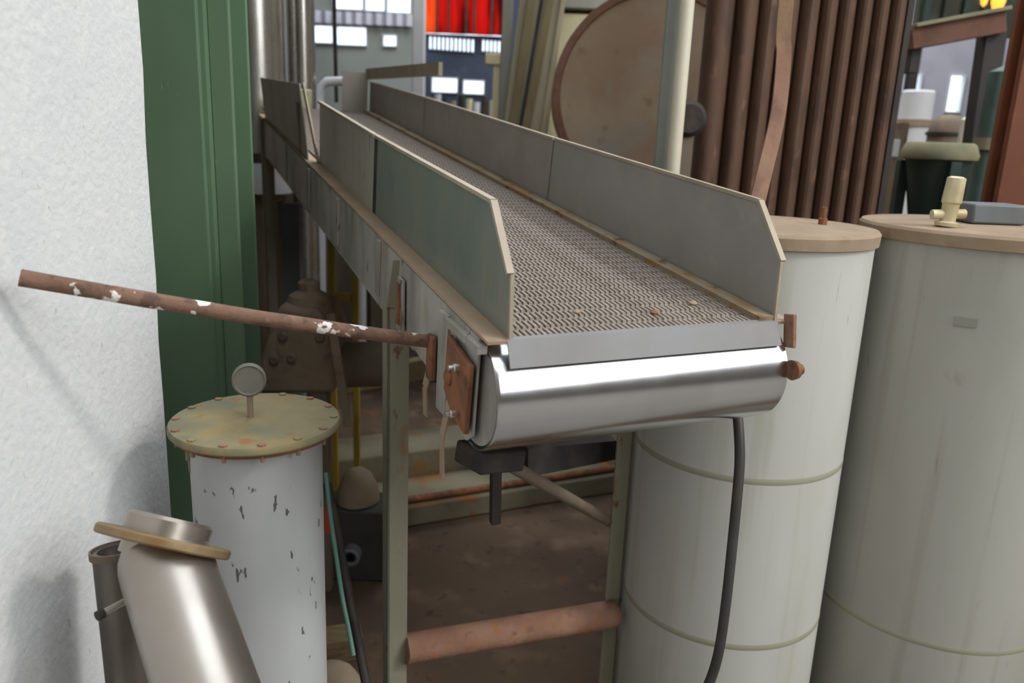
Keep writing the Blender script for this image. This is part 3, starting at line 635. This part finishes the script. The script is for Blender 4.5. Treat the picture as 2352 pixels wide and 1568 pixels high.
# slanting dark pole, teal cord, red tag, timber and stone at the drum's right
pa, pb = P(752, 1110, 2.4), P(845, 1590, 2.15)
d = (pb - pa).normalized(); pb = pa + d * ((pa.z - .0) / -d.z)
tag(MB().tube([pa, pb], .013, 12).build('slanting_pole', 'dark'), 'thin dark pole slanting down beside the small drum', 'pole')
cpts = [P(748, 1085, 2.36), P(757, 1170, 2.34), P(771, 1270, 2.27), P(786, 1370, 2.21), P(800, 1440, 2.19), P(812, 1505, 2.17)]
tag(MB().tube(smooth_path(cpts), .0065, 10).build('power_cable', 'tealcord'), 'teal cable hanging along the dark pole beside the drum', 'cable')
rt = P(753, 1195, 2.42)
tag(MB().obox(rt, Vector((1, 0, 0)), Vector((0, 1, 0)), Z, .012, .004, .042).build('red_tag', 'red', bevel=.002), 'small red tag tied to the dark pole behind the drum', 'tag')
q = G(775, 1500, .1)
tag(MB().bar(G(700, 1490, .10), G(830, 1470, .10), .1, .09).build('timber_block', 'timber', bevel=.006), 'short dusty timber on the floor behind the small drum', 'timber')
sp = G(760, 1590, .05)
tag(MB().lathe(Vector((sp.x, sp.y, 0)), [(0, 0), (.11, 0), (.12, .05), (.09, .1), (.04, .13), (0, .135)], Z, 18).noisy(.02, 9).build('pale_stone', 'stone'), 'pale broken stone on the floor at the foot of the drum', 'stone')

# ================================================================ centre and right background
# big rusty drum on a frame
dcn = V(1505, 222, 4.3); axd = Vector((.03, -1, .0)).normalized(); Rd = .525
t = thing('rusty_drum', 'huge faded rusty drum lying on its side, round end facing the conveyor', 'drum', Vector((dcn.x, dcn.y, 0)))
MB().lathe(dcn, [(0, -.5), (Rd - .02, -.5), (Rd - .02, -.09), (Rd, -.09), (Rd, -.012), (Rd - .012, 0), (0, .03)], axd, 80).build('drum_shell', 'drumrust', t)
MB().lathe(dcn, [(Rd - .035, .0), (Rd - .03, .012), (Rd + .004, .004), (Rd + .006, -.03), (Rd - .02, -.03)], axd, 80).build('end_rim', 'rustpink', t)
pr = Z.cross(axd)
for i in (-1, 1):
    for j in (-.27, -.44):
        q = dcn + pr * (.36 * i) + axd * j; MB().box(q.x - .04, q.x + .04, q.y - .04, q.y + .04, 0, q.z - .36).build('stand_leg', 'brownbase', t, bevel=.004)
# cream machine hull behind
xa, xb = V(1238, 200, 5.6).x, V(1600, 200, 5.6).x
t = thing('cream_cabinet', 'cream painted machine housing behind the huge rusty drum', 'machine', Vector(((xa + xb) / 2, 5.9, 0)))
MB().box(xa, xb, 5.6, 6.6, 0, 2.62).build('housing', 'cream', t, bevel=.03)
MB().box(xa - .03, xb + .03, 5.57, 6.63, 2.64, 2.72).build('top_ledge', 'greypipe', t, bevel=.01)
MB().box(xa, xb, 5.62, 6.6, 2.72, 3.9).build('upper_housing', 'cream', t, bevel=.03)
# leaning beige board with two olive channel rails
t = thing('leaning_board', 'beige board with two olive channel rails leaning left of the huge rusty drum', 'board', Vector((V(1190, 330, 4.9).x, 4.9, 0)))
def lean(x0, x1, Y0, wd, th, nm, m):
    pt = V(x0, -40, Y0 + .3); pb_ = V(x1, 330, Y0); d = (pb_ - pt).normalized(); pf = pt + d * ((pt.z - .002) / -d.z)
    return MB().bar(pf, pt - d * .5, wd, th, Vector((0, 1, 0))).build(nm, m, t, bevel=.004)
lean(1250, 1204, 4.95, .27, .03, 'backing_board', 'creamdull')
lean(1227, 1172, 4.90, .05, .05, 'channel_rail', 'creamd'); lean(1272, 1200, 4.90, .048, .05, 'channel_rail', 'creamd')
lean(1251, 1188, 4.92, .018, .02, 'rail_slot', 'dark'); lean(1300, 1242, 4.92, .03, .03, 'edge_strip', 'creamdull')
# grey square post and pale yellow gooseneck post
g = V(1160, 200, 5.2); hw = .034
t = tag(MB().box(g.x - hw, g.x + hw, 5.17, 5.24, 0, 8).build('square_post', 'greypipe', bevel=.006), 'grey square post left of the leaning beige board', 'post')
g0 = V(1139, 200, 5.9)
t = thing('yellow_post', 'pale yellow post with a square head in front of the dark blue far wall', 'post', Vector((g0.x, 5.9, 0)))
zt_ = V(1139, 150, 5.9).z
MB().box(g0.x - .022, g0.x + .022, 5.88, 5.92, 0, zt_).build('post_shaft', 'cream', t, bevel=.003)
MB().box(V(1114, 150, 5.9).x, V(1152, 150, 5.9).x, 5.86, 5.94, zt_, V(1139, 124, 5.9).z).build('post_head', 'cream', t, bevel=.008)
# tall white pillar between the far bays
a_, b_ = V(949, 120, 8.5).x, V(976, 120, 8.5).x
tag(MB().box(a_, b_, 8.42, 8.56, 0, 8).build('white_pillar', 'white', bevel=.01), 'tall white pillar between the pale bay and the red bay', 'pillar')
# clutter rack below the two bright windows
xa, xb = V(996, 250, 8.8).x, V(1140, 250, 8.8).x
t = thing('bottle_rack', 'row of thin upright pipes before the dark wall below two bright windows', 'rack', Vector(((xa + xb) / 2, 8.8, 0)))
MB().box(xa, xb, 8.85, 8.9, .2, .26).build('rack_rail', 'dark', t)
for i, cc in enumerate(['white', 'bluewall', 'stone', 'dark', 'cream', 'white', 'dark', 'cream']):
    xq = xa + (xb - xa) * (i + .5) / 8; MB().tube([X3(xq, 8.82, 0), X3(xq, 8.82, V(1060, 218 + (i * 7) % 20, 8.8).z)], .035, 10).build('rack_pipe', cc, t)
# pair of tall service pipes behind the conveyor
c = V(1562, 200, 2.85); zf = 8
tag(MB().lathe(Vector((c.x, 2.85, 0)), [(0, 0), (.024, 0), (.024, zf), (0, zf)], Z, 24).build('service_pipe', 'palepipe'), 'round cream service pipe rising behind the right conveyor guide', 'pipe')
c = V(1532, 200, 2.9)
tag(MB().box(c.x - .023, c.x + .023, 2.89, 2.92, 0, zf).build('service_pipe', 'riser', bevel=.003), 'flat grey riser standing close left of the round cream pipe', 'pipe')
# small black motor between pipes and radiator
c = V(1584, 272, 2.98)
t = thing('valve_motor', 'small black motor peeking between the cream pipe and the brown radiator', 'motor', Vector((c.x, c.y, 0)))
MB().lathe(c, [(0, 0), (.05, 0), (.065, .015), (.065, .1), (.05, .12), (0, .12)], Vector((0, 1, 0)), 24).build('motor_body', 'dark', t)
MB().box(c.x - .025, c.x + .025, 3.0, 3.06, 0, c.z - .05).build('motor_post', 'brownbase', t)

# rusty radiator: a row of upright flattened tubes
x0, x1 = V(1622, 0, 3.3).x, V(2112, 0, 3.3).x
t = thing('rusty_radiator', 'row of tall brown rusty tubes standing behind the white tanks', 'radiator', Vector(((x0 + x1) / 2, 3.45, 0)))
edges = [1622, 1690, 1747, 1797, 1845, 1895, 1940, 1985, 2027, 2070, 2112]
for i in range(10):
    a_, b_ = V(edges[i], 0, 3.3).x, V(edges[i + 1], 0, 3.3).x; r = (b_ - a_) * .52; c = Vector(((a_ + b_) / 2 + .012, 3.34 + .012 * i, 0))
    prof = []
    m_ = MB(); n_s = 20; rings = []
    for zq in (.5, 4.2):
        rings.append([m_.bm.verts.new((c.x + r * math.cos(2 * math.pi * k / n_s) * (1 if math.cos(2 * math.pi * k / n_s) > 0 else 1) + (.018 * (math.sin(2 * math.pi * k / n_s))), c.y + .09 * math.sin(2 * math.pi * k / n_s), zq)) for k in range(n_s)])
    for k in range(n_s): m_.bm.faces.new((rings[0][k], rings[0][(k + 1) % n_s], rings[1][(k + 1) % n_s], rings[1][k]))
    m_.bm.faces.new(rings[0]); m_.bm.faces.new(rings[1]); m_.build('radiator_tube', 'rustfin', t)
MB().box(x0 - .02, x1 + .02, 3.24, 3.6, .4, .52).build('bottom_header', 'rustfin', t, bevel=.01)
MB().box(x0 - .02, x1 + .02, 3.24, 3.6, 4.2, 4.34).build('top_header', 'rustfin', t, bevel=.01)
MB().box(x1 + .004, x1 + .03, 3.40, 3.58, 0, 4.6).build('end_plate', 'darkpost', t, bevel=.003)
for i in (0, 1):
    xq = x0 + .1 + (x1 - x0 - .2) * i; MB().box(xq - .04, xq + .04, 3.36, 3.5, 0, .4).build('radiator_foot', 'rustfin', t, bevel=.004)
# bent rusty flat bar from the ceiling to the conveyor's right side
bp_ = [V(1806, 0, 2.2), V(1806, 0, 2.2), V(1800, 130, 2.18), V(1787, 260, 2.12), V(1757, 390, 2.03), V(1738, 470, 1.98), V(1722, 560, 1.94)]
bp_[0].z = 2.9; bp_.insert(0, Vector((bp_[0].x, bp_[0].y, 8.0)))
b = MB(); pp = smooth_path(bp_, 5); hw = .019
vs = []
for i, p in enumerate(pp):
    d = (pp[min(i + 1, len(pp) - 1)] - pp[max(i - 1, 0)]).normalized(); sd_ = d.cross(Vector((0, 1, 0))).normalized(); nn = sd_.cross(d)
    vs.append([b.bm.verts.new(p + sd_ * (hw * k_) + nn * (.004 * j_)) for k_, j_ in ((-1, -1), (1, -1), (1, 1), (-1, 1))])
for a_, c_ in zip(vs, vs[1:]):
    for k in range(4): b.bm.faces.new((a_[k], a_[(k + 1) % 4], c_[(k + 1) % 4], c_[k]))
b.bm.faces.new(vs[0]); b.bm.faces.new(vs[-1])
tag(b.build('hanger_strap', 'flatbar'), 'bent rusty flat bar hanging in front of the brown radiator tubes', 'strap')

# orange brown column at the right edge
xl_ = V(2316, 100, 3.42).x
t = thing('brown_column', 'orange brown steel column at the right edge behind the wide tank', 'column', Vector((xl_ + .15, 3.4, 0)))
MB().box(xl_, xl_ + .3, 3.3, 3.33, 0, 8).build('front_flange', 'redcol', t, bevel=.003)
MB().box(xl_ + .14, xl_ + .16, 3.33, 3.39, 0, 8).build('column_web', 'redcol', t, bevel=.002)
MB().box(xl_, xl_ + .3, 3.39, 3.42, 0, 8).build('rear_flange', 'redcol', t, bevel=.003)
# dark portal: post, left stub, beam
a_, b_ = V(2236, 250, 4.6).x, V(2282, 250, 4.6).x
t = thing('dark_portal', 'dark steel portal frame with a rusty cross beam at upper right', 'frame', Vector(((a_ + b_) / 2, 4.65, 0)))
zb_ = V(2230, 62, 4.6).z
pL, pR = V(2085, 92, 4.6), V(2300, 52, 4.6)
MB().bar(Vector(((a_ + b_) / 2 - .0, 4.65, zb_)), Vector(((a_ + b_) / 2 + .09, 4.65, 0)), .115, .1, Vector((0, 1, 0))).build('portal_post', 'darkpost', t, bevel=.005)
xq = V(2104, 120, 4.6).x
MB().box(xq - .025, xq + .025, 4.6, 4.68, V(2104, 168, 4.6).z, V(2104, 95, 4.6).z).build('hanger_stub', 'darkpost', t, bevel=.004)
MB().bar(pL, pR, .1, .11).build('portal_beam', 'beamrust', t, bevel=.006)
MB().bar(pL + Z * .066, pR + Z * .066, .16, .02).build('beam_cap', 'tealrim', t, bevel=.003)
# gloomy mezzanine front above
xa, xb = V(2108, 40, 7.6).x, V(2420, 40, 7.6).x
t = thing('mezzanine', 'gloomy grey green mezzanine front high at the upper right', 'mezzanine', Vector(((xa + xb) / 2, 7.7, 0)))
zA = V(2150, 78, 7.6).z
MB().box(xa, 6.95, 7.6, 7.7, zA, 4.4).build('front_panel', 'gloom', t, bevel=.004)
for i in range(7):
    xq = xa + .03 + (xb - xa) * i / 7; MB().box(xq, xq + .05, 7.55, 7.6, zA, 4.4).build('front_rib', 'gloom' if i % 2 else 'teal', t)
for xq in (xa + .05, 6.6): MB().box(xq - .04, xq + .04, 7.61, 7.69, 0, zA).build('support_post', 'darkpost', t)
# amber lamp cluster
lc = V(2293, 5, 6.6)
t = thing('amber_lamp', 'glowing amber hanging lamp at the top right corner', 'lamp', lc)
MB().tube([lc + Z * .1, Vector((lc.x, lc.y, 7.99))], .012, 8).build('lamp_cord', 'dark', t)
MB().lathe(lc, [(0, -.1), (.03, -.07), (.05, .0), (.05, .08), (0, .1)], Z, 20).build('lamp_globe', 'lamp', t)
MB().lathe(lc + X3(-.11, 0, .03), [(0, -.07), (.02, -.05), (.03, .0), (.03, .07), (0, .08)], Z, 16).build('lamp_globe', 'lamp', t)
MB().tube([lc + X3(-.11, 0, .1), lc + X3(0, 0, .11)], .01, 8).build('lamp_arm', 'dark', t)
# white cylinder in front of the right windows
c = V(2092, 330, 6.4); r = (V(2128, 330, 6.4).x - V(2058, 330, 6.4).x) / 2
t = thing('white_silo', 'slim white cylinder below the bright windows of the right bay', 'tank', Vector((c.x, 6.4, 0)))
MB().lathe(Vector((c.x, 6.4, 0)), [(0, 0), (r, 0), (r, V(2092, 212, 6.4).z), (r * .9, V(2092, 207, 6.4).z), (0, V(2092, 205, 6.4).z)], Z, 36).build('silo_body', 'white', t)
MB().lathe(Vector((c.x, 6.4, V(2092, 290, 6.4).z)), [(r, 0), (r + .015, 0), (r + .015, .05), (r, .05)], Z, 36).build('silo_band', 'stone', t)
t = thing('clutter_post', 'mottled grey brown upright seen between the radiator and white cylinder', 'post', Vector((V(2062, 400, 5).x, 5, 0)))
MB().box(V(2048, 400, 5).x, V(2072, 400, 5).x, 5, 5.06, 0, V(2060, 280, 5).z).build('post_body', 'dusty', t, bevel=.004)
MB().box(V(2052, 330, 4.98).x, V(2066, 330, 4.98).x, 4.97, 5, V(2060, 360, 5).z, V(2060, 320, 5).z).build('post_plate', 'white', t, bevel=.003)
# dark dome behind hopper
c = V(2176, 300, 5.6); r = (V(2216, 300, 5.6).x - V(2134, 300, 5.6).x) / 2; zt_ = V(2180, 262, 5.6).z
t = thing('domed_tank', 'dark grey domed tank behind the teal hopper', 'tank', Vector((c.x, 5.6, 0)))
MB().lathe(Vector((c.x, 5.6, 0)), [(0, 0), (r, 0), (r, zt_ - .12), (r * .85, zt_ - .05), (r * .5, zt_ - .01), (0, zt_)], Z, 40).build('tank_shell', 'brownbase', t)
MB().lathe(Vector((c.x, 5.6, zt_ - .14)), [(r, 0), (r + .012, 0), (r + .012, .02), (r, .02)], Z, 40).build('shell_band', 'dark', t)
pz = V(2214, 290, 5.2)
tag(MB().lathe(Vector((pz.x, 5.2, 0)), [(0, 0), (.022, 0), (.022, pz.z + .04), (0, pz.z + .06)], Z, 16).build('pale_standpipe', 'palepipe'), 'thin pale standpipe close to the dark portal post', 'pipe')
# teal hopper
c = V(2158, 350, 4.05); r = (V(2234, 350, 4.05).x - V(2082, 350, 4.05).x) / 2; zr = V(2150, 365, 4.05).z; zu = V(2150, 332, 4.05).z
t = thing('teal_hopper', 'dark teal conical hopper with a dusty rim behind the wide tank', 'hopper', Vector((c.x, 4.05, 0)))
c0 = Vector((c.x, 4.05, 0))
MB().lathe(c0, [(r * .93, zr), (r * .45, zr - .42), (r * .3, zr - .62), (0, zr - .62)], Z, 48).build('hopper_cone', 'teal', t)
MB().lathe(c0, [(r * .93, zr - .005), (r + .01, zr), (r + .015, zr + .02), (r * .98, zu), (r * .9, zu + .01), (r * .88, zr)], Z, 48).build('hopper_rim', 'tealrim', t)
for k in range(3):
    a = math.radians(30 + 120 * k); q = c0 + Vector((math.cos(a), math.sin(a), 0)) * r * .95
    MB().box(q.x - .025, q.x + .025, q.y - .025, q.y + .025, 0, zr - .01).build('hopper_leg', 'teal', t, bevel=.003)
# teal duct close to the brown column
c = V(2286, 250, 4.3)
t = thing('teal_duct', 'teal duct half hidden behind the orange brown column', 'duct', Vector((c.x, 4.3, 0)))
MB().lathe(Vector((c.x, 4.3, 0)), [(0, 0), (.06, 0), (.06, V(2286, 165, 4.3).z), (0, V(2286, 150, 4.3).z)], Z, 24).build('duct_body', 'tealduct', t)
MB().lathe(Vector((c.x, 4.3, V(2286, 345, 4.3).z)), [(.06, 0), (.075, 0), (.075, .06), (.06, .06)], Z, 24).build('duct_collar', 'tealrim', t)

# crumbs of dried product left on the belt rows
for (s_, t_, r_, lab) in ((.125, .50, .009, 'tan dried flake on the belt nearest the right guide'), (.085, .37, .0085, 'dark brown crumb lying mid belt near the nose'), (.115, .20, .007, 'pale dried crumb on the belt toward the left guide')):
    MBc = MB().lathe(C(s_, t_, .0025), [(0, 0), (r_, 0), (r_ * 1.1, r_ * .4), (r_ * .5, r_ * .9), (0, r_)], Nn, 8)
    tag(MBc.build('dried_crumb', 'rust' if r_ == .0085 else 'tan'), lab, 'crumb', 'dried crumbs on the belt')
